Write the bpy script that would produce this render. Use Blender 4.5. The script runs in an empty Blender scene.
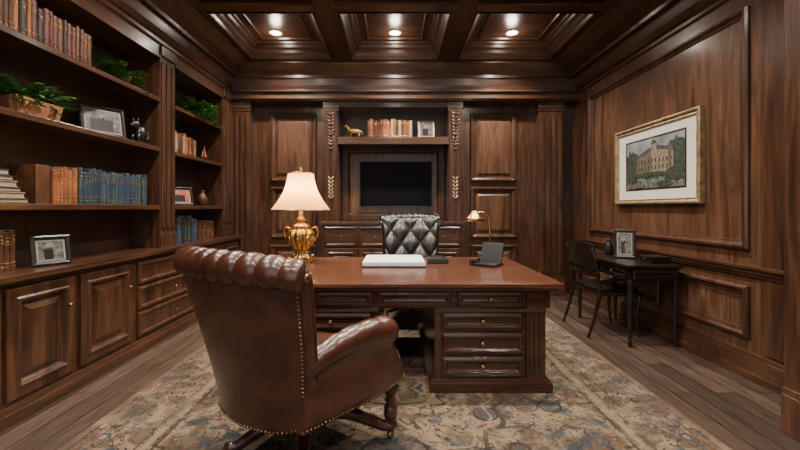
import bpy, bmesh, math, random
from mathutils import Vector, Matrix
random.seed(7)
C = bpy.context.scene.collection

# ---------------------------------------------------------------- materials
def nt(name):
    m = bpy.data.materials.new(name); m.use_nodes = True
    n = m.node_tree; b = n.nodes['Principled BSDF']
    return m, n, b
def setp(b, **k):
    for a, v in k.items():
        a = a.replace('_', ' ')
        if a in b.inputs: b.inputs[a].default_value = v
def ramp(n, fac, stops):
    r = n.nodes.new('ShaderNodeValToRGB')
    e = r.color_ramp.elements
    while len(e) < len(stops): e.new(0.5)
    for i, (p, c) in enumerate(stops):
        e[i].position = p; e[i].color = (c[0], c[1], c[2], 1)
    n.links.new(fac, r.inputs[0]); return r.outputs[0]
def coords(n, scale):
    tc = n.nodes.new('ShaderNodeTexCoord'); mp = n.nodes.new('ShaderNodeMapping')
    mp.inputs['Scale'].default_value = scale
    n.links.new(tc.outputs['Object'], mp.inputs[0]); return mp.outputs[0]
def noise(n, v, sc, det=5, dist=0, rough=.55):
    t = n.nodes.new('ShaderNodeTexNoise'); n.links.new(v, t.inputs['Vector'])
    t.inputs['Scale'].default_value = sc; t.inputs['Detail'].default_value = det
    t.inputs['Distortion'].default_value = dist; t.inputs['Roughness'].default_value = rough
    return t.outputs['Fac']
def mixc(n, f, a, b, mode='MIX'):
    m = n.nodes.new('ShaderNodeMix'); m.data_type = 'RGBA'; m.blend_type = mode
    for s, i in ((f, 0), (a, 6), (b, 7)):
        if isinstance(s, (int, float)): m.inputs[i].default_value = s
        elif isinstance(s, tuple): m.inputs[i].default_value = (*s, 1)
        else: n.links.new(s, m.inputs[i])
    return m.outputs[2]
def bump(n, b, h, st, d=.01):
    bp = n.nodes.new('ShaderNodeBump'); bp.inputs['Strength'].default_value = st
    bp.inputs['Distance'].default_value = d
    n.links.new(h, bp.inputs['Height']); n.links.new(bp.outputs[0], b.inputs['Normal'])
def M(n, op, a, b=None, c=None):
    m = n.nodes.new('ShaderNodeMath'); m.operation = op
    for i, s in enumerate((a, b, c)):
        if s is None: continue
        if isinstance(s, (int, float)): m.inputs[i].default_value = s
        else: n.links.new(s, m.inputs[i])
    return m.outputs[0]

def wood(name, dark, light, axis='z', rough=.30, coat=.35):
    m, n, b = nt(name)
    s = {'z': (7, 7, .8), 'x': (.8, 7, 7), 'y': (7, .8, 7)}[axis]
    v = coords(n, s)
    f1 = noise(n, v, 1.2, 7, 1.6, .6)
    s2 = {'z': (60, 60, 2), 'x': (2, 60, 60), 'y': (60, 2, 60)}[axis]
    f2 = noise(n, coords(n, s2), 1.5, 3, .3)
    col = ramp(n, f1, [(.30, dark), (.5, tuple((a+c)/2 for a, c in zip(dark, light))), (.68, light)])
    col = mixc(n, .5, col, ramp(n, f2, [(.3, (.2, .2, .2)), (.65, (1, 1, 1))]), 'MULTIPLY')
    n.links.new(col, b.inputs['Base Color'])
    setp(b, Roughness=rough, Coat_Weight=coat, Coat_Roughness=.16)
    bump(n, b, f2, .10, .004)
    return m
def plain(name, col, rough=.5, metal=0, var=.15, sc=12, bmp=0, **k):
    m, n, b = nt(name)
    v = coords(n, (1, 1, 1)); f = noise(n, v, sc, 4)
    lo = tuple(c*(1-var) for c in col); hi = tuple(min(1, c*(1+var)) for c in col)
    n.links.new(ramp(n, f, [(.3, lo), (.7, hi)]), b.inputs['Base Color'])
    setp(b, Roughness=rough, Metallic=metal, **k)
    if bmp: bump(n, b, noise(n, v, sc*12, 3), bmp, .003)
    return m
def emis(name, col, st):
    m, n, b = nt(name); setp(b, Base_Color=(*col, 1), Emission_Color=(*col, 1), Emission_Strength=st); return m
def leather(name, dark, light, rough=.33):
    m, n, b = nt(name)
    v = coords(n, (1, 1, 1))
    col = ramp(n, noise(n, v, 5, 6, .5, .65), [(.32, dark), (.68, light)])
    n.links.new(col, b.inputs['Base Color'])
    vo = n.nodes.new('ShaderNodeTexVoronoi'); n.links.new(v, vo.inputs['Vector']); vo.inputs['Scale'].default_value = 150
    cr = noise(n, v, 9, 4, 1.2)
    setp(b, Roughness=rough, Coat_Weight=.3, Coat_Roughness=.2)
    bump(n, b, M(n, 'ADD', vo.outputs['Distance'], M(n, 'MULTIPLY', cr, 3)), .16, .004)
    return m

WV = wood('walnut_vertical', (.026, .0105, .0055), (.108, .047, .0245), 'z')
WX = wood('walnut_crosswise', (.028, .0115, .0060), (.110, .048, .025), 'x')
WY = wood('walnut_lengthwise', (.026, .0105, .0055), (.100, .044, .0225), 'y')
WL = wood('walnut_panel_light', (.048, .0205, .0110), (.165, .080, .044), 'z', .32)
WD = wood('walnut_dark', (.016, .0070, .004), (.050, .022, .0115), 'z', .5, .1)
WC = wood('walnut_ceiling', (.026, .011, .0065), (.085, .039, .0215), 'x', .32)
WCY = wood('walnut_ceiling_lengthwise', (.026, .011, .0065), (.085, .039, .0215), 'y', .32)
DT = wood('mahogany_top', (.060, .020, .0105), (.145, .052, .026), 'x', .22, .5)
DB = wood('mahogany_body', (.026, .0095, .0055), (.072, .028, .015), 'x', .27, .5)
DK = wood('ebony_wood', (.006, .0035, .0028), (.018, .009, .006), 'x', .32, .3)
BR = plain('brass', (.48, .31, .12), .3, 1)
NAIL = plain('antique_brass_nail', (.34, .21, .10), .35, 1)
GOLD = plain('antique_gold', (.50, .31, .10), .36, 1, .5, 30)
PALEG = plain('champagne_gilt', (.42, .32, .19), .42, .8, .35, 20)
BLK = plain('black_plastic', (.010, .010, .011), .35)
SCR = plain('screen_glass', (.003, .003, .004), .45, 0, .1, 3, 0, Specular_IOR_Level=.1)
WHT = plain('white_paper', (.66, .66, .68), .5, 0, .03)
MAT = plain('mat_board', (.62, .60, .55), .8, 0, .04)
LBR = leather('brown_leather', (.030, .0095, .0055), (.074, .024, .0125), .28)
LBK = leather('black_leather', (.004, .004, .0045), (.011, .011, .012), .30)
LEAF = plain('leaf_green', (.055, .15, .028), .45, 0, .6, 25)
POT = plain('terracotta', (.26, .11, .05), .7)
CHR = plain('dark_metal', (.08, .08, .09), .3, 1)
bk = {
 'brown': plain('book_brown', (.085, .034, .016), .45, 0, .5, 9),
 'tan': plain('book_tan', (.27, .095, .032), .5, 0, .4, 9),
 'blue': plain('book_blue', (.020, .045, .085), .5, 0, .4, 9),
 'teal': plain('book_teal', (.030, .065, .078), .5, 0, .4, 9),
 'green': plain('book_green', (.018, .036, .024), .5, 0, .4, 9),
 'maroon': plain('book_maroon', (.085, .018, .013), .5, 0, .4, 9),
 'black': plain('book_black', (.014, .013, .013), .5, 0, .4, 9),
 'cream': plain('book_cream', (.32, .26, .17), .6, 0, .2, 9)}
PAGE = plain('book_pages', (.33, .27, .19), .8)

def floor_mat():
    m, n, b = nt('wood_plank_floor')
    tc = n.nodes.new('ShaderNodeTexCoord'); mp = n.nodes.new('ShaderNodeMapping')
    mp.inputs['Rotation'].default_value = (0, 0, math.radians(90))
    n.links.new(tc.outputs['Object'], mp.inputs[0])
    br = n.nodes.new('ShaderNodeTexBrick'); n.links.new(mp.outputs[0], br.inputs['Vector'])
    br.inputs['Color1'].default_value = (.042, .029, .022, 1); br.inputs['Color2'].default_value = (.108, .076, .058, 1)
    br.inputs['Mortar'].default_value = (.008, .006, .005, 1)
    for k, v in (('Scale', 1), ('Mortar Size', .004), ('Brick Width', 1.3), ('Row Height', .15), ('Bias', 0)): br.inputs[k].default_value = v
    br.offset = .37
    g = noise(n, coords(n, (22, 1.6, 1)), 1.4, 8, 2.0, .65)
    col = mixc(n, .9, br.outputs['Color'], ramp(n, g, [(.3, (.22, .20, .19)), (.7, (1.25, 1.2, 1.15))]), 'MULTIPLY')
    n.links.new(col, b.inputs['Base Color']); setp(b, Roughness=.33)
    bump(n, b, M(n, 'ADD', M(n, 'MULTIPLY', br.outputs['Fac'], -1), M(n, 'MULTIPLY', g, .3)), .25, .004)
    return m
def rug_mat():
    m, n, b = nt('persian_rug_weave')
    tc = n.nodes.new('ShaderNodeTexCoord'); sp = n.nodes.new('ShaderNodeSeparateXYZ'); n.links.new(tc.outputs['Object'], sp.inputs[0])
    ax = M(n, 'ABSOLUTE', sp.outputs[0]); ay = M(n, 'ABSOLUTE', sp.outputs[1])
    cb = n.nodes.new('ShaderNodeCombineXYZ'); n.links.new(ax, cb.inputs[0]); n.links.new(ay, cb.inputs[1])
    def nzz(sc, dist, det=2):
        nz = n.nodes.new('ShaderNodeTexNoise'); nz.inputs['Scale'].default_value = sc; nz.inputs['Detail'].default_value = det
        nz.inputs['Distortion'].default_value = dist; n.links.new(cb.outputs[0], nz.inputs['Vector']); return nz.outputs['Fac']
    def vor(sc, feat='F1'):
        vo = n.nodes.new('ShaderNodeTexVoronoi'); vo.feature = feat; vo.inputs['Scale'].default_value = sc; n.links.new(cb.outputs[0], vo.inputs['Vector']); return vo.outputs['Distance']
    BW = lambda f, a, c: ramp(n, f, [(a, (0, 0, 0)), (c, (1, 1, 1))])
    AND = lambda a, c: M(n, 'MULTIPLY', a, c)
    beige = (.185, .138, .092); tan = (.090, .060, .040); rust = (.085, .034, .021); slate = (.034, .042, .050); dk = (.024, .018, .015)
    fil = M(n, 'ABSOLUTE', M(n, 'SINE', M(n, 'MULTIPLY', nzz(4.2, 1.4), 34)))
    base = mixc(n, BW(nzz(2.3, 1.2, 3), .45, .50), beige, tan)
    base = mixc(n, BW(nzz(3.3, 2.0, 2), .53, .57), base, slate)
    base = mixc(n, M(n, 'MULTIPLY', M(n, 'LESS_THAN', fil, .32), .85), base, dk)
    v9 = vor(9.0); base = mixc(n, M(n, 'MULTIPLY', M(n, 'LESS_THAN', v9, .22), .85), base, rust); base = mixc(n, M(n, 'MULTIPLY', M(n, 'LESS_THAN', v9, .10), .9), base, beige)
    v3 = vor(3.4); base = mixc(n, AND(M(n, 'LESS_THAN', v3, .27), M(n, 'GREATER_THAN', v3, .22)), base, dk)
    base = mixc(n, M(n, 'MULTIPLY', M(n, 'LESS_THAN', v3, .20), .75), base, slate); base = mixc(n, M(n, 'LESS_THAN', v3, .08), base, rust)
    rr = M(n, 'SQRT', M(n, 'ADD', M(n, 'POWER', M(n, 'MULTIPLY', ax, 1.25), 2.0), M(n, 'POWER', ay, 2.0)))
    ang = M(n, 'ARCTAN2', ay, ax); rr = M(n, 'ADD', rr, M(n, 'MULTIPLY', M(n, 'COSINE', M(n, 'MULTIPLY', ang, 16)), .04))
    for a, c, col in ((.86, .90, dk), (.78, .80, beige), (.40, .43, dk)):
        base = mixc(n, M(n, 'MULTIPLY', AND(M(n, 'GREATER_THAN', rr, a), M(n, 'LESS_THAN', rr, c)), .85), base, col)
    dd = M(n, 'MINIMUM', M(n, 'SUBTRACT', 1.8, ax), M(n, 'SUBTRACT', 1.95, ay))
    def band(a, c): return AND(M(n, 'GREATER_THAN', dd, a), M(n, 'LESS_THAN', dd, c))
    v6 = vor(6.0)
    bordc = mixc(n, M(n, 'LESS_THAN', fil, .35), mixc(n, BW(nzz(5, 1.5), .46, .52), (.17, .125, .082), (.085, .060, .042)), dk)
    bordc = mixc(n, M(n, 'LESS_THAN', v6, .24), bordc, slate); bordc = mixc(n, M(n, 'LESS_THAN', v6, .12), bordc, beige)
    base = mixc(n, M(n, 'LESS_THAN', dd, .50), base, bordc)
    for a, c, col in ((.0, .04, tan), (.05, .06, dk), (.09, .11, rust), (.13, .145, slate), (.40, .41, dk), (.43, .47, beige), (.49, .51, dk)):
        base = mixc(n, M(n, 'MULTIPLY', band(a, c), .9), base, col)
    dn = noise(n, tc.outputs['Object'], 6.5, 10, .6, .8)
    base = mixc(n, ramp(n, dn, [(.50, (0, 0, 0)), (.62, (.65, .65, .65))]), base, (.195, .148, .103))
    dn2 = noise(n, tc.outputs['Object'], 3.6, 10, .4, .82)
    base = mixc(n, ramp(n, dn2, [(.49, (0, 0, 0)), (.60, (.75, .75, .75))]), base, (.050, .038, .030))
    n.links.new(base, b.inputs['Base Color']); setp(b, Roughness=.95, Specular_IOR_Level=.2)
    bump(n, b, noise(n, tc.outputs['Object'], 160, 2), .4, .004)
    return m
FLOOR = floor_mat(); RUG = rug_mat()

# ---------------------------------------------------------------- mesh builder
class B:
    def __init__(s, name, bevel=0, loc=(0, 0, 0), rot=0):
        s.name = name; s.bm = bmesh.new(); s.mats = []; s.bevel = bevel; s.loc = loc; s.rot = rot
    def mi(s, m):
        if m not in s.mats: s.mats.append(m)
        return s.mats.index(m)
    def face(s, vs, mi, sm=False):
        try:
            f = s.bm.faces.new(vs); f.material_index = mi; f.smooth = sm
        except ValueError: pass
    def box(s, x0, x1, y0, y1, z0, z1, m, T=None):
        i = s.mi(m)
        p = [Vector((x, y, z)) for x in (x0, x1) for y in (y0, y1) for z in (z0, z1)]
        if T: p = [T @ q for q in p]
        v = [s.bm.verts.new(q) for q in p]
        for q in ((0, 1, 3, 2), (4, 6, 7, 5), (0, 4, 5, 1), (2, 3, 7, 6), (0, 2, 6, 4), (1, 5, 7, 3)):
            s.face([v[k] for k in q], i)
    def rings(s, rings, m, fill=True, fillm=None, sm=False, capfirst=False, loop=True):
        i = s.mi(m); rv = [[s.bm.verts.new(Vector(p)) for p in r] for r in rings]
        k = len(rv[0])
        for a, b in zip(rv, rv[1:]):
            for j in range(k if loop else k-1):
                s.face([a[j], a[(j+1) % k], b[(j+1) % k], b[j]], i, sm)
        if fill: s.face(rv[-1], s.mi(fillm) if fillm else i)
        if capfirst: s.face(rv[0][::-1], i)
        return rv
    def panel(s, o, U, V, N, u0, u1, v0, v1, prof, m, fill=True, fillm=None):
        o, U, V, N = map(Vector, (o, U, V, N)); R = []
        for a, h in prof:
            R.append([o+U*u+V*v+N*h for u, v in ((u0+a, v0+a), (u1-a, v0+a), (u1-a, v1-a), (u0+a, v1-a))])
        s.rings(R, m, fill, fillm)
    def lathe(s, prof, c, m, seg=24, T=None, sm=True, ribs=0, ramp_=0):
        R = []
        for r, z in prof:
            ring = []
            for k in range(seg):
                a = 2*math.pi*k/seg; rr = r*(1+(ramp_*math.cos(ribs*a) if ribs else 0))
                p = Vector((rr*math.cos(a), rr*math.sin(a), z))
                if T: p = T @ p
                ring.append(p+Vector(c))
            R.append(ring)
        s.rings(R, m, True, None, sm, True)
    def tube(s, pts, rad, m, seg=10, sm=True):
        pts = [Vector(p) for p in pts]; R = []
        up = None
        for k, p in enumerate(pts):
            d = (pts[min(k+1, len(pts)-1)]-pts[max(k-1, 0)]).normalized()
            if up is None:
                up = Vector((0, 0, 1)) if abs(d.z) < .9 else Vector((1, 0, 0))
            a = d.cross(up)
            if a.length < 1e-4: a = d.cross(Vector((0, 1, 0)))
            a.normalize(); up = a.cross(d).normalized()
            r = rad[k] if isinstance(rad, (list, tuple)) else rad
            R.append([p+a*r*math.cos(t)+up*r*math.sin(t) for t in (2*math.pi*j/seg for j in range(seg))])
        s.rings(R, m, True, None, sm, True)
    def ball(s, c, r, m, seg=12, n=8, T=None):
        if not isinstance(r, (list, tuple)): r = (r, r, r)
        R = []
        for k in range(n+1):
            ph = math.pi*(k+.02)/(n+.04)-math.pi/2
            ring = []
            for j in range(seg):
                a = 2*math.pi*j/seg
                p = Vector((r[0]*math.cos(ph)*math.cos(a), r[1]*math.cos(ph)*math.sin(a), r[2]*math.sin(ph)))
                if T: p = T @ p
                ring.append(p+Vector(c))
            R.append(ring)
        s.rings(R, m, True, None, True, True)
    def rbox(s, x0, x1, y0, y1, z0, z1, m, n=16):
        cx, cy, cz = (x0+x1)/2, (y0+y1)/2, (z0+z1)/2; hx, hy, hz = (x1-x0)/2, (y1-y0)/2, (z1-z0)/2
        f = lambda w, e: math.copysign(abs(w)**e, w)
        R = []; seg = 40
        for k in range(n+1):
            ph = -math.pi/2+math.pi*(k+.01)/(n+.02)
            R.append([(cx+hx*f(math.cos(ph), .35)*f(math.cos(a), .25), cy+hy*f(math.cos(ph), .35)*f(math.sin(a), .25), cz+hz*f(math.sin(ph), .6)) for a in (2*math.pi*j/seg for j in range(seg))])
        s.rings(R, m, True, None, True, True)
    def nails(s, path, m, sp=.019, r=.0052):
        path = [Vector(p) for p in path]; acc = 0
        for a, b in zip(path, path[1:]):
            L = (b-a).length
            while acc < L:
                s.ball(a.lerp(b, acc/L), r, m, 6, 4); acc += sp
            acc -= L
    def done(s, parent=None):
        me = bpy.data.meshes.new(s.name)
        bmesh.ops.recalc_face_normals(s.bm, faces=s.bm.faces)
        s.bm.to_mesh(me); s.bm.free()
        for m in s.mats: me.materials.append(m)
        o = bpy.data.objects.new(s.name, me); C.objects.link(o)
        o.location = s.loc; o.rotation_euler = (0, 0, s.rot)
        if s.bevel:
            md = o.modifiers.new('bevel', 'BEVEL'); md.width = s.bevel; md.segments = 2; md.limit_method = 'ANGLE'; md.angle_limit = math.radians(50)
        if parent: o.parent = parent
        return o

# ---------------------------------------------------------------- room
X0, X1, Y0, YB, ZC = -2.75, 2.72, -1.4, 5.66, 3.60
o = B('floor'); o.box(X0-.15, X1+.15, Y0-.15, 6.10, -.1, 0, FLOOR); o.done()
o = B('wall_left'); o.box(X0-.17, X0-.02, Y0, 6.10, 0, 3.7, WV); o.done()
MOULD = [(0, 0), (.0, .022), (.012, .036), (.028, .038), (.040, .022), (.055, .014), (.066, .012), (.072, 0)]
o = B('wall_right'); o.box(X1, X1+.15, Y0, 6.10, 0, 3.7, WL)
def rp(y0, y1, z0, z1, m=WV, prof=MOULD): o.panel((X1, 0, 0), (0, 1, 0), (0, 0, 1), (-1, 0, 0), y0, y1, z0, z1, prof, m, False)
rp(2.83, 5.16, .98, 2.85); rp(2.83, 3.62, .30, .70); rp(3.78, 5.16, .30, .70)
rp(-.9, 1.8, .98, 2.85); rp(-.9, 1.8, .30, .70)
o.box(X1-.012, X1, 5.24, 5.66, .22, 3.0, WV); o.box(X1-.012, X1, 2.1, 2.74, .22, 3.0, WV)
o.done()
o = B('trim_1', .004)
o.box(X1-.03, X1, Y0, YB, .80, .835, WY); o.box(X1-.045, X1, Y0, YB, .835, .86, WY); o.box(X1-.02, X1, Y0, YB, .775, .80, WY)
o.done()
o = B('baseboard_right', .004)
o.box(X1-.035, X1, Y0, YB, 0, .17, WY); o.box(X1-.05, X1, Y0, YB, 0, .06, WY); o.box(X1-.022, X1, Y0, YB, .17, .20, WY); o.done()
UX0, UX1 = -1.07, 1.01
o = B('wall_back'); o.box(X0, X1, 5.98, 6.10, 0, 3.7, WV); o.done()
o = B('trim_back_panelling')
o.box(X0, UX0-.003, YB, 5.975, 0, 3.42, WV); o.box(UX1+.003, X1, YB, 5.975, 0, 3.42, WV); o.box(UX0, UX1, YB, 5.975, 2.9, 3.42, WV)
def bp(x0, x1, z0, z1): o.panel((0, YB, 0), (1, 0, 0), (0, 0, 1), (0, -1, 0), x0, x1, z0, z1, MOULD, WV, False); o.panel((0, YB, 0), (1, 0, 0), (0, 0, 1), (0, -1, 0), x0+.10, x1-.10, z0+.10, z1-.10, [(0, 0), (.03, .018)], WL, True)
for a, c in ((-1.90, -1.20), (1.15, 1.86)):
    bp(a, c, 1.70, 2.74); bp(a, c, .84, 1.62); bp(a, c, .24, .74)
o.done()
o = B('baseboard_back', .004)
o.box(-2.16, -1.13, YB-.035, YB, 0, .18, WX); o.box(1.08, 2.15, YB-.035, YB, 0, .18, WX); o.done()
o = B('wall_front')
wx0, wx1, wz0, wz1 = -1.7, 1.7, .55, 2.75  # opening for the added window
o.box(X0, wx0, Y0-.15, Y0, 0, 3.7, WL); o.box(wx1, X1, Y0-.15, Y0, 0, 3.7, WL)
o.box(wx0, wx1, Y0-.15, Y0, 0, wz0, WL); o.box(wx0, wx1, Y0-.15, Y0, wz1, 3.7, WL); o.done()
o = B('added_fill_window', .003)  # unseen window behind the camera, added to let in soft fill light
for x in (wx0, -.62, .56, wx1-.06): o.box(x, x+.06, Y0-.1, Y0-.04, wz0, wz1, WV)
for z in (wz0, 1.9, wz1-.06): o.box(wx0, wx1, Y0-.1, Y0-.04, z, z+.06, WV)
o.panel((0, Y0, 0), (1, 0, 0), (0, 0, 1), (0, 1, 0), wx0-.12, wx1+.12, wz0-.12, wz1+.12, [(0, 0), (0, .03), (.05, .035), (.1, .02), (.12, 0)], WV, False)
o.done()

def pilaster(o, x0, x1, y0, y1, z0, z1, face='y', n=4, m=WV):
    o.box(x0, x1, y0, y1, z0, z1, m)
    if face == 'y':
        w = (x1-x0)
        o.box(x0-.02, x1+.02, y0-.02, y1, z0, z0+.22, m); o.box(x0-.012, x1+.012, y0-.012, y1, z0+.22, z0+.26, m)
        o.box(x0-.02, x1+.02, y0-.02, y1, z1-.10, z1, m); o.box(x0-.012, x1+.012, y0-.012, y1, z1-.14, z1-.10, m)
        for k in range(n):
            cx = x0+w*(k+.5)/n
            o.box(cx-w*.28/n, cx+w*.28/n, y0-.018, y0, z0+.34, z1-.22, m)
    else:
        w = (y1-y0); fx = x1
        def bx(e, ya, yb, za, zb): o.box(fx, fx+e, ya, yb, za, zb, m)
        bx(.02, y0, y1, z0, z0+.14); bx(.02, y0, y1, z1-.10, z1)
        for k in range(n):
            cy = y0+w*(k+.5)/n
            bx(.014, cy-w*.28/n, cy+w*.28/n, z0+.2, z1-.16)
o = B('trim_2', .004); pilaster(o, -2.47, -2.16, 5.50, 5.66, 0, 2.88); o.done()
o = B('trim_3', .004); pilaster(o, 2.15, 2.50, 5.50, 5.66, 0, 2.88); o.done()
o = B('trim_4', .004); pilaster(o, 2.27, 2.66, 2.0, 2.16, 0, 3.0, 'y', 3); o.box(2.62, 2.72, 1.96, 2.2, 0, 3.0, WV); o.done()
o = B('trim_5', .004)
o.box(-2.75, 2.72, 5.44, 5.66, 2.88, 3.02, WX); o.box(-2.75, 2.72, 5.41, 5.66, 2.90, 2.925, WX); o.box(-2.75, 2.72, 5.40, 5.66, 3.00, 3.03, WX); o.done()
o = B('trim_crown')
prof = [(-.10, 2.98), (0, 2.98), (.04, 3.0), (.04, 3.03), (.10, 3.05), (.16, 3.10), (.20, 3.17), (.22, 3.20), (.34, 3.20), (.34, 3.24), (.42, 3.26), (.60, 3.30), (.78, 3.36), (.86, 3.38), (.86, 3.41), (1, 3.42)]
R = []
for a, z in prof:
    x0, x1, y0, y1 = -2.42+.37*a, 2.72-.52*a, Y0+.3*a, 5.46-.19*a
    R.append([(x0, y0, z), (x1, y0, z), (x1, y1, z), (x0, y1, z)])
o.rings(R, WC, False); o.done()
o = B('ceiling'); o.box(X0-.15, X1+.15, Y0-.15, 6.10, ZC, 3.75, WC); o.done()
o = B('trim_coffer_beams')
zb = 3.42
xs = [(-2.05, -.88), (-.62, .62), (.88, 2.20)]; ys = [(4.0, 5.27), (2.35, 3.75), (.7, 2.1), (-1.1, .45)]
for a, c in ((X0, -2.05), (-.88, -.62), (.62, .88), (2.20, X1)): o.box(a, c, Y0, 5.97, zb, ZC, WCY)
for a, c in ((5.27, 5.97), (3.75, 4.0), (2.1, 2.35), (.45, .7), (Y0, -1.1)):
    for x0, x1 in xs: o.box(x0, x1, a, c, zb, ZC, WC)
for a, c in ((-.88, -.62), (.62, .88)):
    o.box(a+.06, c-.06, -1.1, 5.27, zb-.03, zb, WCY); o.box(a+.03, c-.03, -1.1, 5.27, zb-.012, zb, WCY)
for a, c in ((3.75, 4.0), (2.1, 2.35), (.45, .7)):
    for x0, x1 in ((-2.0, -.85), (-.65, .65), (.85, 2.15)): o.box(x0, x1, a+.06, c-.06, zb-.03, zb, WC); o.box(x0, x1, a+.03, c-.03, zb-.012, zb, WC)
for x0, x1 in xs:
    for y0, y1 in ys:
        o.panel((0, 0, 0), (1, 0, 0), (0, 1, 0), (0, 0, -1), x0, x1, y0, y1, [(0, -zb+.012), (.02, -zb+.012), (.03, -zb), (.045, -zb-.03), (.07, -zb-.06), (.075, -zb-.10), (.11, -zb-.12), (.125, -zb-.15), (.15, -zb-.16), (.16, -ZC)], WC, False)
        o.panel((0, 0, 0), (1, 0, 0), (0, 1, 0), (0, 0, -1), x0+.24, x1-.24, y0+.24, y1-.24, [(0, -ZC), (0, -ZC+.012), (.02, -ZC+.015), (.03, -ZC)], WC, False)
o.done()

EM = emis('downlight_glow', (1, .93, .84), 30)
TRIMM = plain('downlight_trim', (.55, .53, .50), .4)
for y in (4.84, 3.05, 1.4, -.3):  # far row is in view; nearer unseen rows added as fill light
    for x in (-1.56, 0, 1.53):
        o = B('recessed_downlight'); o.lathe([(.085, ZC-.0), (.085, ZC-.012), (.06, ZC-.014), (.055, ZC-.004)], (x, y, 0), TRIMM, 24); o.lathe([(.052, ZC-.006), (.05, ZC-.009)], (x, y, 0), EM, 20)
        ob = o.done()
        L = bpy.data.lights.new('downlight_lamp', 'SPOT'); L.energy = {4.84: 370, 3.05: 310}.get(y, 190); L.color = (1, .88, .75); L.spot_size = math.radians(128); L.spot_blend = .8; L.shadow_soft_size = .05
        lo = bpy.data.objects.new('downlight_lamp', L); lo.location = (x, y, ZC-.03); C.objects.link(lo); lo.parent = ob
        L = bpy.data.lights.new('added_coffer_fill', 'POINT'); L.energy = 8.5; L.color = (1, .87, .73); L.shadow_soft_size = .06  # extra point light added to brighten the coffer sides
        lo = bpy.data.objects.new('added_coffer_fill', L); lo.location = (x, y, ZC-.16); C.objects.link(lo); lo.parent = ob

# ---------------------------------------------------------------- left bookcase
bc = B('built_in_bookcase', .003)
XF, XU = -2.30, -2.42
bc.box(X0, XF-.02, .6, 5.49, .0, .855, WV)
bc.box(X0, XF+.015, .6, 5.49, 0, .07, WY); bc.box(X0, XF, .6, 5.49, .07, .11, WY)
bc.box(X0, XF+.03, .6, 5.49, .855, .893, WY); bc.box(X0, XF+.01, .6, 5.49, .835, .855, WY)
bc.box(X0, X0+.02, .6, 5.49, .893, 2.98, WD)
for a, c in ((.6, .85), (3.81, 4.07), (5.2, 5.48)): pilaster(bc, X0+.02, XU, a, c, .893, 2.975, '+x', 3)
for a, c in ((.85, 3.81), (4.07, 5.2)):
    for z in (1.33, 1.925, 2.435):
        bc.box(X0+.02, XU-.005, a, c, z-.035, z, WY); bc.box(XU-.03, XU+.004, a, c, z-.045, z-.004, WY)
    bc.box(X0+.02, XU, a, c, 2.84, 2.975, WY); bc.box(XU-.02, XU+.012, a, c, 2.84, 2.87, WY)
DOOR = [(0, 0), (0, .022), (.055, .022), (.062, .034), (.075, .034), (.085, .012), (.10, .002), (.115, .002), (.15, .018)]
DRAW = [(0, 0), (0, .02), (.018, .028), (.03, .028), (.038, .012), (.05, .010)]
def sp(y0, y1, z0, z1, pr): bc.panel((XF-.02, 0, 0), (0, 1, 0), (0, 0, 1), (1, 0, 0), y0, y1, z0, z1, pr, WV)
for a, c in ((.65, 1.15), (1.2, 1.66), (1.70, 2.16), (2.19, 2.66), (2.71, 3.25), (4.5, 4.96), (5.0, 5.46)):
    sp(a, c, .14, .81, DOOR); bc.ball((XF+.022, c-.06, .62), .012, NAIL)
for z0, z1 in ((.14, .36), (.38, .59), (.61, .81)):
    sp(3.32, 4.40, z0, z1, DRAW); bc.ball((XF+.018, 3.86, (z0+z1)/2), .012, NAIL)
bc.done()

def books(name, y0, y1, z, cols, h=(.20, .27), t=(.025, .04), xf=-2.46, dep=.17, seed=1):
    r = random.Random(seed); o = B(name, .002); y = y0
    while y < y1:
        w = r.uniform(*t); hh = r.uniform(*h); c = bk[r.choice(cols.split())]
        d = dep*r.uniform(.85, 1); x = xf-r.uniform(0, .012)
        ya, yb = y+.001, y+w-.001
        pr = [(x-d, ya), (x-.012, ya), (x-.004, ya+w*.15), (x, (ya+yb)/2), (x-.004, yb-w*.15), (x-.012, yb), (x-d, yb)]
        o.rings([[(px, py, z) for px, py in pr], [(px, py, z+hh) for px, py in pr]], c, True, PAGE, False, True)
        for q in (.10, .20, .68, .86):
            o.box(x-.006, x+.0012, ya+.002, yb-.002, z+hh*q, z+hh*q+.004, GOLD)
        o.box(x-.006, x+.0012, ya+w*.28, yb-w*.28, z+hh*.74, z+hh*.79, GOLD)
        y += w
    return o.done()
books('antique_books', 1.6, 3.0, 2.435, 'brown brown maroon brown tan black brown', (.25, .29), (.028, .048), seed=3)
books('reference_books', 2.67, 2.86, 1.33, 'tan tan brown', (.25, .28), (.03, .045), seed=4)
books('reference_books', 2.90, 3.66, 1.33, 'blue blue teal blue black teal', (.25, .30), (.026, .042), seed=5)
books('reference_books', 2.27, 2.42, .893, 'black brown', (.24, .28), (.035, .05), xf=-2.48, seed=6)
books('reference_books', 1.0, 1.7, 1.925, 'black green brown tan', (.24, .28), (.035, .05), seed=16)
books('reference_books', 1.0, 1.7, 1.33, 'maroon green brown tan', (.24, .28), (.035, .05), seed=17)
books('reference_books', 4.12, 4.60, 1.925, 'maroon cream brown tan', (.18, .25), (.025, .04), seed=8)
books('reference_books', 4.12, 4.62, .893, 'blue black teal', (.26, .32), (.03, .045), xf=-2.48, seed=9)
books('reference_books', 4.72, 5.1, .893, 'brown black', (.2, .24), (.03, .045), xf=-2.5, seed=19)
o = B('large_book', .003); o.box(-2.66, -2.46, 2.53, 2.555, 1.33, 1.60, bk['brown']); o.box(-2.655, -2.47, 2.555, 2.61, 1.335, 1.595, PAGE); o.box(-2.66, -2.46, 2.61, 2.635, 1.33, 1.60, bk['brown']); o.box(-2.47, -2.458, 2.53, 2.635, 1.33, 1.60, bk['brown']); o.done()
o = B('stacked_books', .002); z = 1.33
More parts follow.
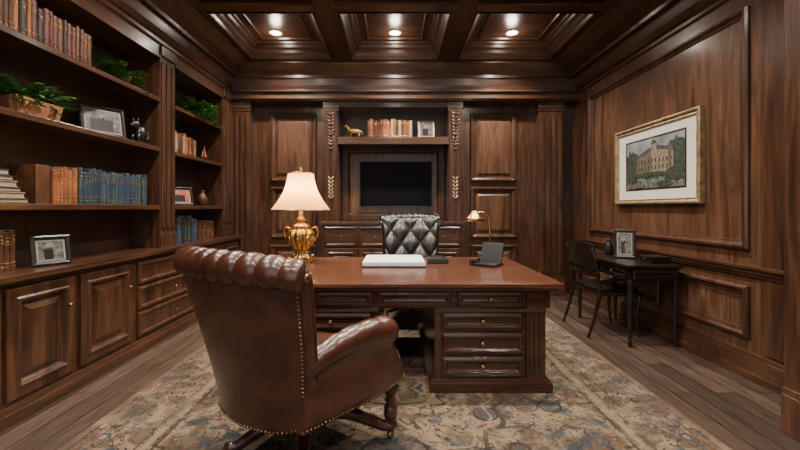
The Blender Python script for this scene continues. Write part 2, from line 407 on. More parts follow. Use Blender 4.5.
for i, c in enumerate(('brown', 'cream', 'black', 'cream', 'brown', 'black')):
    h = .032+.008*(i % 2); w = .36-.025*i
    o.box(-2.68, -2.45, 2.12+.01*i, 2.12+w, z, z+.006, bk[c]); o.box(-2.675, -2.455, 2.125+.01*i, 2.115+w, z+.006, z+h-.006, PAGE); o.box(-2.68, -2.45, 2.12+.01*i, 2.12+w, z+h-.006, z+h, bk[c])
    z += h
o.done()

def plant(name, c, rad, n, pot='box', droop=.5, seed=1, leafs=.05):
    r = random.Random(seed); o = B(name); x, y, z = c
    if pot == 'box':
        o.rings([[(x+sx*.07, y+sy*.15, z) for sx, sy in ((-1, -1), (1, -1), (1, 1), (-1, 1))], [(x+sx*.085, y+sy*.17, z+.12) for sx, sy in ((-1, -1), (1, -1), (1, 1), (-1, 1))]], POT, True, WD, False, True)
        base = z+.12
    else:
        o.lathe([(.05, z), (.07, z+.09), (.075, z+.10)], (x, y, 0), pot, 20); base = z+.10
    g = o.mi(LEAF)
    for k in range(n):
        a = r.uniform(0, 2*math.pi); L = rad*r.uniform(.5, 1.05); up = r.uniform(.15, 1.0)
        p0 = Vector((x, y+r.uniform(-.13, .13)*(pot == 'box'), base-.01)); d = Vector((math.cos(a)*(.4 if pot == 'box' else .62), math.sin(a), 0))
        pts = [p0+d*L*q+Vector((0, 0, L*up*q-droop*L*q*q)) for q in (0, .35, .7, 1)]
        for p_ in pts:
            if p_.x < X0+.06: p_.x = X0+.06
            if p_.z < z+.02 and p_.x < -2.42: p_.z = z+.02
        o.tube(pts, .0018, LEAF, 4)
        for q in range(1, 9):
            t = q/8; i = min(2, int(t*3)); p = pts[i].lerp(pts[i+1], t*3-i)
            for sd in (-1, 1):
                dv = (d+Vector((-d.y, d.x, 0))*sd*1.1+Vector((0, 0, r.uniform(-.5, .5)))).normalized()*leafs*r.uniform(.6, 1.1)
                if (p+dv).x < X0+.03: continue
                if (p+dv).z < z+.004 and p.x < -2.38: dv.z = abs(dv.z)
                sv = dv.cross(Vector((r.uniform(-.4, .4), r.uniform(-.4, .4), 1))).normalized()*leafs*.30
                vs = [o.bm.verts.new(v) for v in (p, p+dv*.5+sv, p+dv, p+dv*.5-sv)]
                o.face(vs, g)
    return o.done()
plant('potted_ivy', (-2.55, 2.58, 1.925), .26, 85, 'box', .35, 2)
plant('potted_fern', (-2.55, 3.46, 2.435), .27, 60, POT, .6, 3)
plant('potted_fern', (-2.53, 4.72, 2.435), .36, 85, POT, .75, 4, .07)

def photo_frame(name, c, w, h, ang, fm, pic, lean=.2, mat=None):
    o = B(name, .002, c, ang)
    T = Matrix.Rotation(-lean, 4, 'X')
    R = []
    for a, hh in [(0, 0), (0, .018), (.01, .024), (.024, .020), (.030, .010)]: R.append([T @ Vector((uu, -hh, vv)) for uu, vv in ((-w/2+a, a), (w/2-a, a), (w/2-a, h-a), (-w/2+a, h-a))])
    o.rings(R, fm, True, mat or MAT, False, True)
    o.box(-w/2+.042, w/2-.042, -.0125, -.0105, .042, h-.042, pic, T)
    o.box(-w/2+.07, w/2-.10, -.0135, -.0125, .045, h*.55, BLK, T)
    o.ball(T @ Vector((-.01, -.0125, h*.62)), (.026, .001, .03), mat or MAT)
    o.tube([(0, .01, h*.6), (0, .09+h*.1, 0.006)], .006, fm, 6)
    return o.done()
PIC = plain('photo_print', (.10, .095, .09), .5, 0, .9, 25)
PICR = plain('photo_print_red', (.40, .09, .05), .5, 0, .8, 25)
PM = plain('photo_passepartout', (.24, .225, .20), .7, 0, .1)
A = math.radians(62)
photo_frame('picture_frame', (-2.545, 3.24, 1.928), .34, .27, A, DK, PIC, mat=PM)
photo_frame('picture_frame', (-2.43, 2.62, .896), .22, .21, A, BLK, PIC, mat=PM)
photo_frame('picture_frame', (-2.55, 4.38, 1.332), .34, .22, A, DK, PICR, mat=PM)
o = B('bronze_figurine', 0, (-2.54, 3.66, 1.925)); s_ = 1.45
def q_(*p): return tuple(s_*v for v in p)
o.box(-.065, .065, -.10, .10, 0, .028, BLK); o.ball(q_(0, .02, .075), q_(.035, .05, .055), BLK); o.ball(q_(0, -.03, .13), q_(.026, .036, .03), BLK)
o.tube([q_(0, 0, .09), q_(0, -.025, .125)], .03, BLK)
for sx in (-1, 1): o.tube([q_(sx*.02, -.035, .018), q_(sx*.02, -.02, .08)], .014, BLK); o.ball(q_(sx*.016, -.025, .162), q_(.007, .008, .014), BLK)
o.tube([q_(0, .06, .03), q_(0, .10, .06), q_(0, .09, .11)], [.015, .011, .006], BLK); o.ball(q_(0, -.062, .122), q_(.013, .02, .012), BLK); o.done()
o = B('model_sailboat'); x, y, z = -2.53, 4.90, 1.925
o.rings([[(x+a, y+b, z+.0) for a, b in ((-.015, -.07), (.015, -.07), (.015, .07), (-.015, .07))], [(x+a, y+b, z+.035) for a, b in ((-.03, -.1), (.03, -.1), (.03, .1), (-.03, .1))]], DK, True, None, False, True)
o.tube([(x, y, z+.03), (x, y, z+.2)], .004, DK, 6); i_ = o.mi(bk['tan'])
o.face([o.bm.verts.new(v) for v in ((x, y+.01, z+.19), (x, y+.01, z+.05), (x, y+.09, z+.05))], i_); o.face([o.bm.verts.new(v) for v in ((x, y-.01, z+.16), (x, y-.01, z+.05), (x, y-.07, z+.05))], i_); o.done()
o = B('ceramic_vase'); o.lathe([(.03, 0), (.055, .03), (.065, .08), (.05, .13), (.022, .17), (.022, .19), (.032, .205)], (-2.55, 4.90, 1.33), bk['brown']); o.done()

# ---------------------------------------------------------------- central media cabinet
o = B('built_in_media_cabinet', .003)
px = [(UX0+.02, -.85), (.80, UX1-.02)]
o.box(-.85, .80, 5.93, 5.95, 0, 2.88, WV)
for a, c in px:
    pilaster(o, a, c, 5.50, 5.95, 0, 2.88, 'y', 2)
    cx = (a+c)/2
    o.rings([[(cx-.075, 5.50, 2.74), (cx+.075, 5.50, 2.74), (cx+.075, 5.44, 2.74), (cx-.075, 5.44, 2.74)], [(cx-.07, 5.50, 2.60), (cx+.07, 5.50, 2.60), (cx+.07, 5.455, 2.58), (cx-.07, 5.455, 2.58)], [(cx-.05, 5.50, 2.35), (cx+.05, 5.50, 2.35), (cx+.05, 5.48, 2.35), (cx-.05, 5.48, 2.35)]], WV, True, None, False, True)
    for k in range(11):
        z = 2.69-.05*k; wd = .062*(1-.05*k)
        for sx in (-1, 1):
            T = Matrix.Rotation(sx*.7, 4, 'Y'); o.ball((cx+sx*wd*.55, 5.452+.004*k, z), (.016, .016, .04), WL, 8, 6, T)
        if k % 3 == 0: o.ball((cx, 5.445+.004*k, z), (.02, .018, .022), WL, 8, 6)
    for k in range(6):
        z = 1.74-.055*k
        for sx in (-1, 1):
            T = Matrix.Rotation(sx*.6, 4, 'Y'); o.ball((cx+sx*.020, 5.476, z), (.013, .013, .034), PALEG, 8, 6, T)
o.box(-.85, .80, 5.50, 5.93, 2.80, 2.88, WX)
o.box(-.85, .80, 5.52, 5.93, 2.31, 2.355, WX); o.box(-.85, .80, 5.505, 5.53, 2.25, 2.36, WX)
o.panel((0, 5.93, 0), (1, 0, 0), (0, 0, 1), (0, -1, 0), -.84, .79, 1.10, 2.29, [(0, 0), (0, .05), (.09, .055), (.11, .03), (.13, .02)], WV, True, WL)
o.box(-1.10, 1.04, 5.36, 5.65, 1.06, 1.10, WX); o.box(-1.05, .99, 5.40, 5.93, 0, 1.08, WX); o.box(-1.08, 1.02, 5.38, 5.5, 0, .12, WX)
for k in range(4):
    a = -1.02+k*.5; o.panel((0, 5.40, 0), (1, 0, 0), (0, 0, 1), (0, -1, 0), a, a+.47, .74, 1.03, DRAW, WX); o.panel((0, 5.40, 0), (1, 0, 0), (0, 0, 1), (0, -1, 0), a, a+.47, .15, .71, DOOR, WV)
    o.ball((a+.235, 5.37, .885), .010, NAIL)
o.done()
o = B('television', .003)
o.box(-.56, .59, 5.85, 5.908, 1.31, 2.04, BLK)
o.panel((0, 5.85, 0), (1, 0, 0), (0, 0, 1), (0, -1, 0), -.56, .59, 1.31, 2.04, [(0, 0), (.0, .008), (.014, .008), (.016, .003)], BLK, True, SCR); o.done()
def books_back(name, x0, x1, z, cols, h, seed, y=5.62):
    r = random.Random(seed); o = B(name, .002); x = x0
    while x < x1:
        w = r.uniform(.03, .05); hh = r.uniform(*h); c = bk[r.choice(cols.split())]
        o.rings([[(x+.001, y+.16, zz), (x+.001, y+.01, zz), (x+w/2, y, zz), (x+w-.001, y+.01, zz), (x+w-.001, y+.16, zz)] for zz in (z, z+hh)], c, True, PAGE, False, True)
        for q in (.15, .8): o.box(x+.006, x+w-.006, y-.001, y+.01, z+hh*q, z+hh*q+.008, GOLD)
        x += w
    return o.done()
books_back('antique_books', -.42, .24, 2.355, 'brown tan cream brown tan maroon', (.26, .31), 11)
o = B('horse_figurine'); x, y, z = -.62, 5.68, 2.355
o.box(x-.13, x+.13, y-.04, y+.04, z, z+.015, BLK); o.ball((x, y, z+.12), (.10, .034, .042), GOLD)
for a in (-.07, -.05, .06, .078): o.tube([(x+a, y+(.018 if a in (-.07, .06) else -.018), z+.015), (x+a*.95, y, z+.11)], .010, GOLD, 6)
o.tube([(x-.08, y, z+.13), (x-.125, y, z+.20)], [.032, .02], GOLD); o.tube([(x-.115, y, z+.205), (x-.17, y, z+.175)], [.02, .011], GOLD); o.tube([(x+.095, y, z+.13), (x+.13, y, z+.06)], [.012, .005], GOLD, 6); o.done()
photo_frame('picture_frame', (.48, 5.64, 2.357), .26, .28, .1, PALEG, PIC, mat=PM)

# ---------------------------------------------------------------- rug
o = B('persian_rug', 0, (0, 2.65, 0)); o.box(-1.8, 1.8, -1.95, 1.95, 0.0005, .011, RUG); o.done()
RZ = .012
# ---------------------------------------------------------------- desk
o = B('executive_desk', .004, (0, 0, RZ))
dx0, dx1, dy0, dy1 = -1.0, 1.167, 2.55, 3.93
R = []
for a, z in ((.03, .712), (.03, .724), (.012, .730), (0, .740), (0, .762), (.006, .768)):
    R.append([(dx0+a, dy0+a, z), (dx1-a, dy0+a, z), (dx1-a, dy1-a, z), (dx0+a, dy1-a, z)])
o.rings(R, DT, True, None, False, True)
o.box(dx0+.06, dx1-.06, dy0+.09, dy1-.09, .575, .712, DB)
o.panel((0, 0, .768), (1, 0, 0), (0, 1, 0), (0, 0, 1), dx0+.07, dx1-.07, dy0+.07, dy1-.07, [(0, 0), (0, .0012), (.006, .0012), (.006, 0)], DB, False)
cx = .083
for sgn in (1, -1):
    def X(a, b): return (a, b) if sgn == 1 else (2*cx-b, 2*cx-a)
    a, b = X(.28, 1.06); o.box(a, b, 2.63, 3.85, .0, .712, DB)
    a, b = X(.24, 1.10); o.box(a, b, 2.575, 3.89, 0, .065, DB)
    a, b = X(.255, 1.085); o.box(a, b, 2.595, 3.87, .065, .085, DB)
    a, b = X(.93, 1.06); o.box(a, b, 2.605, 2.63, .085, .712, DB)
    for k in range(3):
        a, b = X(.945+.036*k, .965+.036*k); o.box(a, b, 2.595, 2.605, .13, .54, DB)
    a, b = X(.28, .32); o.box(a, b, 2.61, 2.63, .085, .56, DB)
    for z0, z1 in ((.425, .545), (.255, .405), (.10, .235)):
        a, b = X(.335, .905); o.panel((0, 2.63, 0), (1, 0, 0), (0, 0, 1), (0, -1, 0), a, b, z0, z1, DRAW, DB); o.ball(((a+b)/2, 2.59, (z0+z1)/2), .011, NAIL); o.lathe([(.018, 0), (.014, .006)], ((a+b)/2, 2.605, (z0+z1)/2), NAIL, 12, Matrix.Rotation(math.pi/2, 4, 'X'))
    a, b = X(.28, 1.06); o.box(a, b, 2.60, 2.63, .555, .575, DB)
for a, b in ((.44, .905), (-.12, .40), (-.56, -.16), (-.9, -.6)):
    o.panel((0, 2.64-.01, 0), (1, 0, 0), (0, 0, 1), (0, -1, 0), a, b, .59, .70, DRAW, DB)
    if a > 0: o.ball(((a+b)/2, 2.592, .645), .011, NAIL)
o.box(-.11, .28, 2.63, 2.66, .575, .712, DB)
o.done()
ZD = RZ+.7695
o = B('document_tray', .003); o.box(-.29, .27, 3.22, 3.72, ZD, ZD+.012, CHR); o.box(-.285, .265, 3.225, 3.715, ZD+.012, ZD+.045, WHT); o.box(-.27, .24, 3.25, 3.70, ZD+.045, ZD+.05, WHT); o.done()
o = B('desk_stapler_box', .003); o.box(.31, .50, 3.45, 3.56, ZD, ZD+.04, BLK); o.box(.32, .49, 3.46, 3.55, ZD+.04, ZD+.047, CHR); o.done()
# table lamp
SH = bpy.data.materials.new('lamp_shade_fabric'); SH.use_nodes = True; n = SH.node_tree; n.nodes.clear()
out = n.nodes.new('ShaderNodeOutputMaterial'); d = n.nodes.new('ShaderNodeBsdfDiffuse'); t = n.nodes.new('ShaderNodeBsdfTranslucent'); mx = n.nodes.new('ShaderNodeMixShader'); ad = n.nodes.new('ShaderNodeAddShader'); e = n.nodes.new('ShaderNodeEmission')
t.inputs[0].default_value = (.78, .46, .18, 1); mx.inputs[0].default_value = .6
e.inputs[0].default_value = (1, .58, .22, 1); e.inputs[1].default_value = .40
nn = noise(n, coords(n, (40, 40, 1)), 3, 2); n.links.new(ramp(n, nn, [(.3, (.50, .35, .18)), (.7, (.60, .44, .25))]), d.inputs[0])
n.links.new(d.outputs[0], mx.inputs[1]); n.links.new(t.outputs[0], mx.inputs[2]); n.links.new(mx.outputs[0], ad.inputs[0]); n.links.new(e.outputs[0], ad.inputs[1]); n.links.new(ad.outputs[0], out.inputs[0])
lx, ly = -.905, 3.56
emp = bpy.data.objects.new('table_lamp', None); C.objects.link(emp); emp.location = (lx, ly, ZD)
o = B('lamp_base')
o.box(-.11, .11, -.11, .11, 0, .025, GOLD); o.box(-.09, .09, -.09, .09, .025, .04, GOLD)
o.lathe([(.085, .04), (.09, .05), (.065, .065), (.05, .08), (.06, .095), (.05, .105), (.075, .13), (.112, .18), (.13, .235), (.128, .275), (.105, .31), (.075, .325), (.09, .34), (.065, .355), (.035, .38), (.045, .40), (.03, .42), (.018, .45), (.016, .60)], (0, 0, 0), GOLD, 72, None, True, 12, .07)
for a in range(8):
    t_ = a*math.pi/4; o.ball((.118*math.cos(t_), .118*math.sin(t_), .22), (.024, .024, .04), BR, 8, 6); o.ball((.085*math.cos(t_), .085*math.sin(t_), .325), (.014, .014, .012), BR, 8, 6)
for sx in (-1, 1):
    for sy in (-1, 1): o.ball((sx*.09, sy*.09, .045), (.022, .022, .02), BR, 8, 6)
    o.tube([(sx*.09, 0, .31), (sx*.145, 0, .335), (sx*.165, 0, .29), (sx*.15, 0, .24), (sx*.12, 0, .20)], .012, BR, 8)
o.tube([(0, 0, .6), (0, 0, .885)], .005, BR, 8); o.ball((0, 0, .895), .014, BR); o.done(emp)
o = B('lamp_shade')
prof = []
for k in range(13):
    q = k/12; prof.append((.275-.155*q-.035*math.sin(math.pi*q), .50+.35*q))
seg = 96; o.rings([[(r*(1+.012*math.cos(48*2*math.pi*j/seg))*math.cos(2*math.pi*j/seg), r*(1+.012*math.cos(48*2*math.pi*j/seg))*math.sin(2*math.pi*j/seg), z) for j in range(seg)] for r, z in prof], SH, False, None, True)
for r, z in ((prof[0]), (prof[-1])): o.tube([(r*math.cos(2*math.pi*j/36), r*math.sin(2*math.pi*j/36), z) for j in range(37)], .006, BR, 6)
for a in range(3): o.tube([(0, 0, .845), (.12*math.cos(a*2.09), .12*math.sin(a*2.09), .85)], .003, BR, 6)
o.done(emp)
L = bpy.data.lights.new('lamp_bulb', 'POINT'); L.energy = 26; L.color = (1, .66, .34); L.shadow_soft_size = .05
lo = bpy.data.objects.new('lamp_bulb', L); lo.location = (0, 0, .66); C.objects.link(lo); lo.parent = emp
o = B('desk_reading_lamp', 0, (.93, 3.62, ZD))
o.lathe([(.085, 0), (.085, .012), (.05, .022), (.02, .035), (.012, .05)], (0, 0, 0), BR)
o.tube([(0, 0, .03), (0, 0, .30), (-.01, 0, .42), (-.05, 0, .475), (-.10, 0, .48), (-.135, 0, .46)], .008, BR)
o.lathe([(.022, .49), (.04, .47), (.085, .425), (.10, .39), (.096, .39), (.08, .42), (.03, .46)], (-.15, 0, 0), BR, 28)
o.lathe([(.03, .395), (.035, .41), (.02, .43)], (-.15, 0, 0), emis('reading_bulb', (1, .7, .4), 1.5), 14); o.done()
o = B('desk_phone', .003, (.84, 3.34, ZD), math.radians(-38))
o.box(-.10, .10, -.10, .10, 0, .022, BLK)
T = Matrix.Translation((0, .05, .02)) @ Matrix.Rotation(-.40, 4, 'X')
o.box(-.10, .10, -.008, .008, 0, .19, BLK, T); o.box(-.088, .088, -.010, -.008, .012, .18, plain('phone_display', (.012, .014, .018), .4, 0, .1, 5, 0, Specular_IOR_Level=.3), T)
o.box(-.135, -.105, -.10, .09, .005, .035, BLK); o.box(-.135, -.105, -.10, -.05, .035, .05, BLK); o.box(-.135, -.105, .04, .09, .035, .05, BLK)
for i in range(3):
    for j in range(3): o.box(-.05+.03*i, -.03+.03*i, -.08+.024*j, -.065+.024*j, .02, .025, CHR)
o.done()

# ---------------------------------------------------------------- tufted leather chairs
def tufted_chair(name, loc, rot, lm, H=1.10, wt=.35, wb=.27, base='wood', seat_z=.50, wrapt=.075, armL=.62):
    o = B(name, 0, loc, rot)
    zb, N, Mx = .33, 64, 64
    def cy(t): return -.31-.20*t**1.25
    def w(t): return wb+(wt-wb)*(t**.8)
    th = .15
    def wr(t): return .075+(wrapt-.075)*t
    def pos(s, t, side, off=0):
        e = math.sqrt(max(0, 1-abs(s)**9)); te = math.sqrt(max(0, 1-t**16*.6))
        y = cy(t)+wr(t)*s*s+side*th/2*e*te
        return Vector((w(t)*s, y+side*off*e, zb+(H-zb)*t))
    nx, ny = 3, 5
    def bulge(s, t):
        a, b = s*nx+t*ny, s*nx-t*ny
        f = (abs(math.sin(math.pi*a/2))*abs(math.sin(math.pi*b/2)))**.4
        ed = min(1, (1-abs(s))*8)*min(1, max(0, (t-.15)*6))
        return .040*f*ed
    R = []
    for j in range(N+1):
        t = j/N; ring = []
        for i in range(Mx+1):
            s = math.sin(-math.pi/2+math.pi*i/Mx); ring.append(pos(s, t, -1, .012*(1-s*s)))
        for i in range(1, Mx):
            s = math.sin(math.pi/2-math.pi*i/Mx); ring.append(pos(s, t, 1, bulge(s, t)))
        R.append(ring)
    o.rings(R, lm, True, None, True, True)
    for p in range(-nx, nx+1):
        for q in range(0, ny+1):
            if (p+q) % 2 == 0 and abs(p) < nx and q/ny > .18:
                o.ball(pos(p/nx, q/ny, 1, .004), (.012, .008, .012), lm, 8, 6)
    pts, rd = [], []
    K = 130
    for k in range(K+1):
        s = -1+2*k/K
        yc = cy(1)+wrapt*s*s-.015
        pts.append((w(1)*1.03*s, yc, H-.012-.035*abs(s)**3)); e = min(1, (1-abs(s))*14+.55)
        rd.append((.056+.013*abs(math.sin(math.pi*(s*5.5+.5)))**.6)*e)
    o.tube(pts, rd, lm, 20)
    for sx in (-1, 1): o.ball((sx*w(1)*1.04, pts[0][1], pts[0][2]), (.010, .018, .018), NAIL, 10, 6)
    yf = -.30+armL
    for sx in (-1, 1):
        R = []; K = 48
        for k in range(K+1):
            t = k/K; y = -.30+armL*t
            xc = .27+.085*math.sin(t*math.pi/2); zr = .635+.030*math.sin(t*math.pi)-.05*(1-t)**3
            Rr = (.050+.026*t**1.5)
            pleat = .007*(abs(math.sin(math.pi*t*5))**.5) if .12 < t < .92 else .005
            if t > .9: Rr *= math.sqrt(max(.05, 1-((t-.9)/.105)**2))*.35+.65
            pl = []
            def low(z): return (.375-yf)*t*max(0, min(1, 1-(z-zb)/.25))**.8
            for z in (zb, .42, .50): pl.append((xc-.045, z))
            zz = zr-Rr*.5; pl.append((xc-.045, zz))
            for m_ in range(15):
                a = math.radians(205-m_*(205+62)/14); r2 = Rr+pleat*max(0, math.sin(a)*.6+.4); pl.append((xc+.012+r2*math.cos(a), zr+r2*math.sin(a)))
            for z in (.53, .48, .42, .37, zb): pl.append((xc+.036+.014*math.sin((z-zb)/.2*math.pi), z))
            R.append([(sx*px_, y+low(pz), pz) for px_, pz in pl])
        o.rings(R, lm, True, None, True, True)
        nb = []
        for k in range(13):
            t = k/12; nb.append((sx*(.27+.085*math.sin(t*math.pi/2)+.040), -.30+(.375+.30)*t, zb+.012))
        def lf(z): return yf+(.375-yf)*max(0, min(1, 1-(z-zb)/.25))**.8
        nb += [(sx*.40, lf(z)-.008, z) for z in (.37, .41, .45, .49, .53)]
        o.nails(nb, NAIL)
        o.nails([(sx*(.367+.045*math.cos(a)), yf+.004, .635+.045*math.sin(a)) for a in (2*math.pi*j/12 for j in range(13))], NAIL, .018, .004)
    for sx in (-1, 1):
        o.nails([pos(sx*.965, t/20, -1, .004) for t in range(0, 20)], NAIL)
        o.tube([pos(sx*.985, t/20, -1, .006) for t in range(0, 20)], .006, lm, 8)
        o.tube([pos(sx*.985, t/20, 1, .004) for t in range(6, 20)], .007, lm, 8)
    o.nails([pos(-.97+1.94*t/16, 0.01, -1, .012) for t in range(17)], NAIL)
    o.rbox(-.30, .30, -.27, .40, seat_z-.11, seat_z, lm)
    R = []
    for z, g in ((zb-.002, 0), (zb, .01), (seat_z-.09, .0)):
        R.append([(-.26-g, -.28, z), (.26+g, -.28, z), (.36+g, .385, z), (-.36-g, .385, z)])
    o.rings(R, lm, True, None, False, True)
    o.nails([(-.35, .388, zb+.014), (.35, .388, zb+.014)], NAIL)
    if base == 'wood':
        o.box(-.27, .27, -.26, .33, zb-.03, zb, DB)
        leg = [(.020, .045), (.026, .06), (.018, .075), (.030, .10), (.040, .14), (.036, .18), (.020, .20), (.034, .215), (.022, .23), (.032, .25), (.044, .275), (.044, .335)]
        for sx in (-1, 1):
            o.lathe(leg, (sx*.325, .335, 0), DB, 20)
            for (ex, ey) in ((sx*.325, .335), (sx*.25, -.27)):
                P_ = lambda q, z: (ex*q, .02+(ey-.02)*q, z)
                o.tube([P_(0, .17), P_(.25, .185), P_(.5, .165), (P_(.75, .11)), P_(.92, .072), P_(1, .07), P_(1.08, .085)], [.040, .038, .034, .030, .028, .028, .018], DB, 12)
                o.lathe([(.020, -.012), (.022, 0), (.020, .012)], (ex, ey, .0225), BR, 14, Matrix.Rotation(math.pi/2, 4, 'Y'))
                o.tube([(ex, ey, .022), (ex, ey, .05)], .009, BR, 8)
        o.lathe([(.03, .09), (.05, .11), (.070, .14), (.06, .20), (.04, .22), (.05, .25), (.045, .31)], (0, .02, 0), DB, 20)
    else:
        o.lathe([(.03, .08), (.045, .10), (.028, .13), (.028, .32)], (0, .02, 0), CHR, 18); o.box(-.14, .14, -.12, .16, zb-.03, zb, CHR)
        for k in range(5):
            a = 2*math.pi*k/5+.3; ex, ey = .31*math.cos(a), .02+.31*math.sin(a)
            o.tube([(0, .02, .12), (ex*.5, .02+(ey-.02)*.5, .115), (ex, ey, .075)], [.028, .022, .016], BLK, 10)
            o.ball((ex, ey, .0275), (.02, .026, .026), BLK, 12, 8); o.tube([(ex, ey, .03), (ex, ey, .08)], .009, CHR, 8)
    return o.done()
tufted_chair('leather_armchair', (-.48, 1.97, RZ), math.radians(-33), LBR, 1.065, .40, .28, wrapt=.14, armL=.56)
tufted_chair('tufted_office_chair', (.20, 4.42, 0.0 + RZ), math.radians(180), LBK, 1.16, .39, .31, base='star')

# ---------------------------------------------------------------- right side
o = B('writing_table', .003)
tx0, tx1, ty0, ty1 = 2.14, 2.66, 3.40, 4.45
o.box(tx0, tx1, ty0, ty1, .745, .77, DK); o.box(tx0+.015, tx1-.01, ty0+.015, ty1-.015, .735, .745, DK)
o.box(tx0+.04, tx1-.02, ty0+.04, ty1-.04, .62, .735, DK)
for a in (3.46, 3.95): o.panel((tx0+.04, 0, 0), (0, 1, 0), (0, 0, 1), (-1, 0, 0), a, a+.44, .635, .725, DRAW, DK); o.ball((tx0+.01, a+.22, .68), .010, NAIL)
o.panel((0, ty0+.04, 0), (1, 0, 0), (0, 0, 1), (0, -1, 0), tx0+.06, tx1-.05, .635, .725, DRAW, DK)
for x in (tx0+.055, tx1-.045):
    for y in (ty0+.055, ty1-.055):
        o.lathe([(.014, 0), (.020, .02), (.014, .05), (.018, .12), (.022, .35), (.026, .50), (.018, .53), (.028, .55), (.020, .57), (.028, .60), (.028, .63)], (x, y, 0), DK, 16)
o.done()
o = B('wooden_side_chair', .003)
sy0, sy1 = 3.70, 4.24
for y in (sy0, sy1):
    o.tube([(1.93, y, 0), (1.99, y, .18), (2.05, y, .44), (2.02, y, .68), (1.97, y, .90)], [.014, .016, .022, .018, .016], DK, 8)
    o.tube([(2.46, y*.9+.396, 0), (2.43, y*.9+.396, .2), (2.46, y*.9+.396, .42)], [.013, .016, .022], DK, 8)
    o.tube([(2.04, y, .57), (2.14, y, .59), (2.30, y, .575), (2.34, y, .54), (2.33, y, .44)], [.014]*5, DK, 8)
for z0, z1, bow in ((.70, .93, .03), (.60, .65, .02)):
    R = []
    for k in range(13):
        q = k/12; y = sy0+(sy1-sy0)*q; bx = 1.985-bow*math.sin(math.pi*q)+(.03 if z0 < .65 else 0); zt = z1+.03*math.sin(math.pi*q)
        R.append([(bx, y, z0), (bx+.02, y, z0), (bx+.012, y, zt), (bx-.008, y, zt)])
    o.rings(R, DK, True, None, False, True)
for k in range(1, 6):
    y = sy0+(sy1-sy0)*k/6; o.tube([(1.995, y, .64), (1.975, y, .74)], .008, DK, 6)
o.box(2.03, 2.48, sy0-.01, sy1+.01, .42, .455, DK); o.rbox(2.04, 2.47, sy0+.01, sy1-.01, .45, .50, LBK)
o.done()
ZT = .77
photo_frame('picture_frame', (2.42, 3.90, ZT+.003), .20, .30, math.radians(-30), BLK, PIC, mat=PM)
o = B('trinket_box', .003); o.box(2.42, 2.60, 3.50, 3.66, ZT, ZT+.05, DK); o.box(2.41, 2.61, 3.49, 3.67, ZT+.05, ZT+.068, DK); o.ball((2.41, 3.58, ZT+.045), .008, BR); o.done()
o = B('black_vase'); o.lathe([(.03, 0), (.045, .03), (.05, .08), (.03, .13), (.018, .16), (.026, .18)], (2.44, 4.22, ZT), BLK); o.done()

# framed artwork
o = B('framed_painting')
W0 = X1-.003
fr = [(0, 0), (0, .045), (.012, .052), (.026, .048), (.040, .035), (.050, .040), (.058, .02)]
o.panel((W0, 0, 0), (0, 1, 0), (0, 0, 1), (-1, 0, 0), 3.24, 4.50, 1.34, 2.20, fr, PALEG, True, MAT)
SKY = plain('print_sky', (.20, .235, .25), .6, 0, .35, 6); BLD = plain('print_stone', (.20, .165, .115), .6, 0, .5, 40); BLD2 = plain('print_stone_shade', (.11, .09, .06), .6, 0, .5, 40); TREE = plain('print_trees', (.030, .040, .028), .6, 0, .95, 50); WAT = plain('print_water', (.09, .105, .10), .6, 0, .95, 24); WIN = plain('print_windows', (.035, .03, .028), .6); ROOF = plain('print_roof', (.06, .055, .052), .6, 0, .4, 30)
def flat(pts, m, h):
    i = o.mi(m); o.face([o.bm.verts.new((W0-.021-h, y, z)) for y, z in pts], i)
def rect(y0, y1, z0, z1, m, h): flat([(y0, z0), (y1, z0), (y1, z1), (y0, z1)], m, h)
rect(3.42, 4.32, 1.49, 2.05, WD, .000); rect(3.44, 4.30, 1.51, 2.03, SKY, .001)
rect(3.44, 4.30, 1.51, 1.68, WAT, .002)
def blob(cy_, cz, ry, rz, m, h):
    r = random.Random(int(cy_*100)); pts = []
    for k in range(40):
        a = 2*math.pi*k/40; q = r.uniform(.75, 1.1); pts.append((min(4.30, max(3.44, cy_+ry*q*math.cos(a))), min(2.03, max(1.51, cz+rz*q*math.sin(a)))))
    flat(pts, m, h)
blob(4.20, 1.78, .14, .17, TREE, .003); blob(3.52, 1.82, .14, .19, TREE, .003)
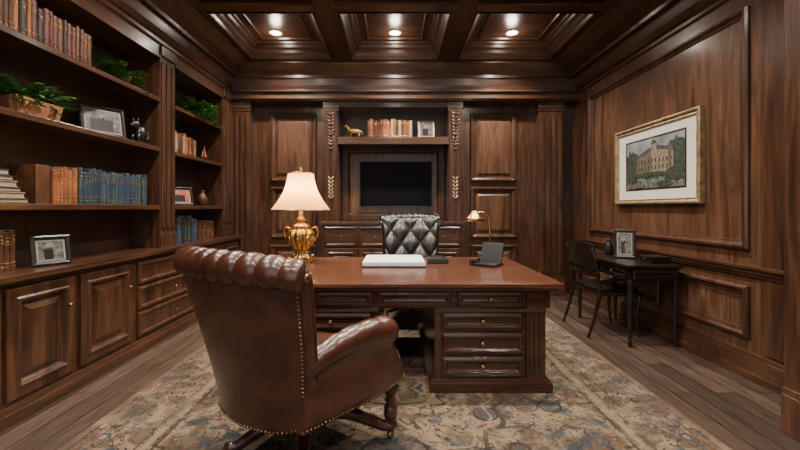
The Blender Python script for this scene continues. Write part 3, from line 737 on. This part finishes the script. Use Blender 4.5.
flat([(3.58, 1.66), (3.86, 1.66), (3.86, 1.92), (3.58, 1.86)], BLD, .004); flat([(3.86, 1.66), (4.12, 1.66), (4.12, 1.83), (3.86, 1.90)], BLD2, .004)
flat([(3.57, 1.86), (3.87, 1.92), (3.84, 1.96), (3.62, 1.91)], ROOF, .0045); flat([(3.87, 1.90), (4.13, 1.83), (4.08, 1.88), (3.90, 1.94)], ROOF, .0045)
rect(3.81, 3.89, 1.66, 1.97, BLD, .005); flat([(3.795, 1.97), (3.905, 1.97), (3.85, 2.02)], ROOF, .005); rect(3.60, 3.65, 1.66, 1.91, BLD2, .005); flat([(3.59, 1.91), (3.66, 1.91), (3.625, 1.96)], ROOF, .005)
for k in range(10):
    rect(3.60+.053*k, 3.618+.053*k, 1.70, 1.745, WIN, .006); rect(3.60+.053*k, 3.618+.053*k, 1.775, 1.815, WIN, .006)
blob(4.20, 1.65, .12, .08, TREE, .007); blob(3.56, 1.64, .14, .07, TREE, .0072); blob(3.9, 1.655, .26, .03, TREE, .0074); blob(3.7, 1.55, .12, .03, TREE, .0076); blob(4.1, 1.54, .14, .025, BLD2, .0076)
o.done()

# ---------------------------------------------------------------- fill daylight through added window + camera
w = bpy.data.worlds.new('World'); bpy.context.scene.world = w; w.use_nodes = True
w.node_tree.nodes['Background'].inputs[0].default_value = (.94, .96, 1, 1); w.node_tree.nodes['Background'].inputs[1].default_value = 1.75
L = bpy.data.lights.new('added_window_portal', 'AREA'); L.shape = 'RECTANGLE'; L.size = 3.4; L.size_y = 2.2; L.cycles.is_portal = True  # portal for sky light entering by the added window
lo = bpy.data.objects.new('added_window_portal', L); lo.location = (0, Y0-.02, 1.65); lo.rotation_euler = (math.radians(90), 0, 0); C.objects.link(lo)

cam = bpy.data.cameras.new('camera'); cam.lens = 16.65; cam.sensor_width = 36; cam.shift_x = .00625; cam.shift_y = -.02125; cam.clip_start = .05
co = bpy.data.objects.new('camera', cam); co.location = (0, 0, 1.3); co.rotation_euler = (math.radians(90), 0, 0); C.objects.link(co)
bpy.context.scene.camera = co
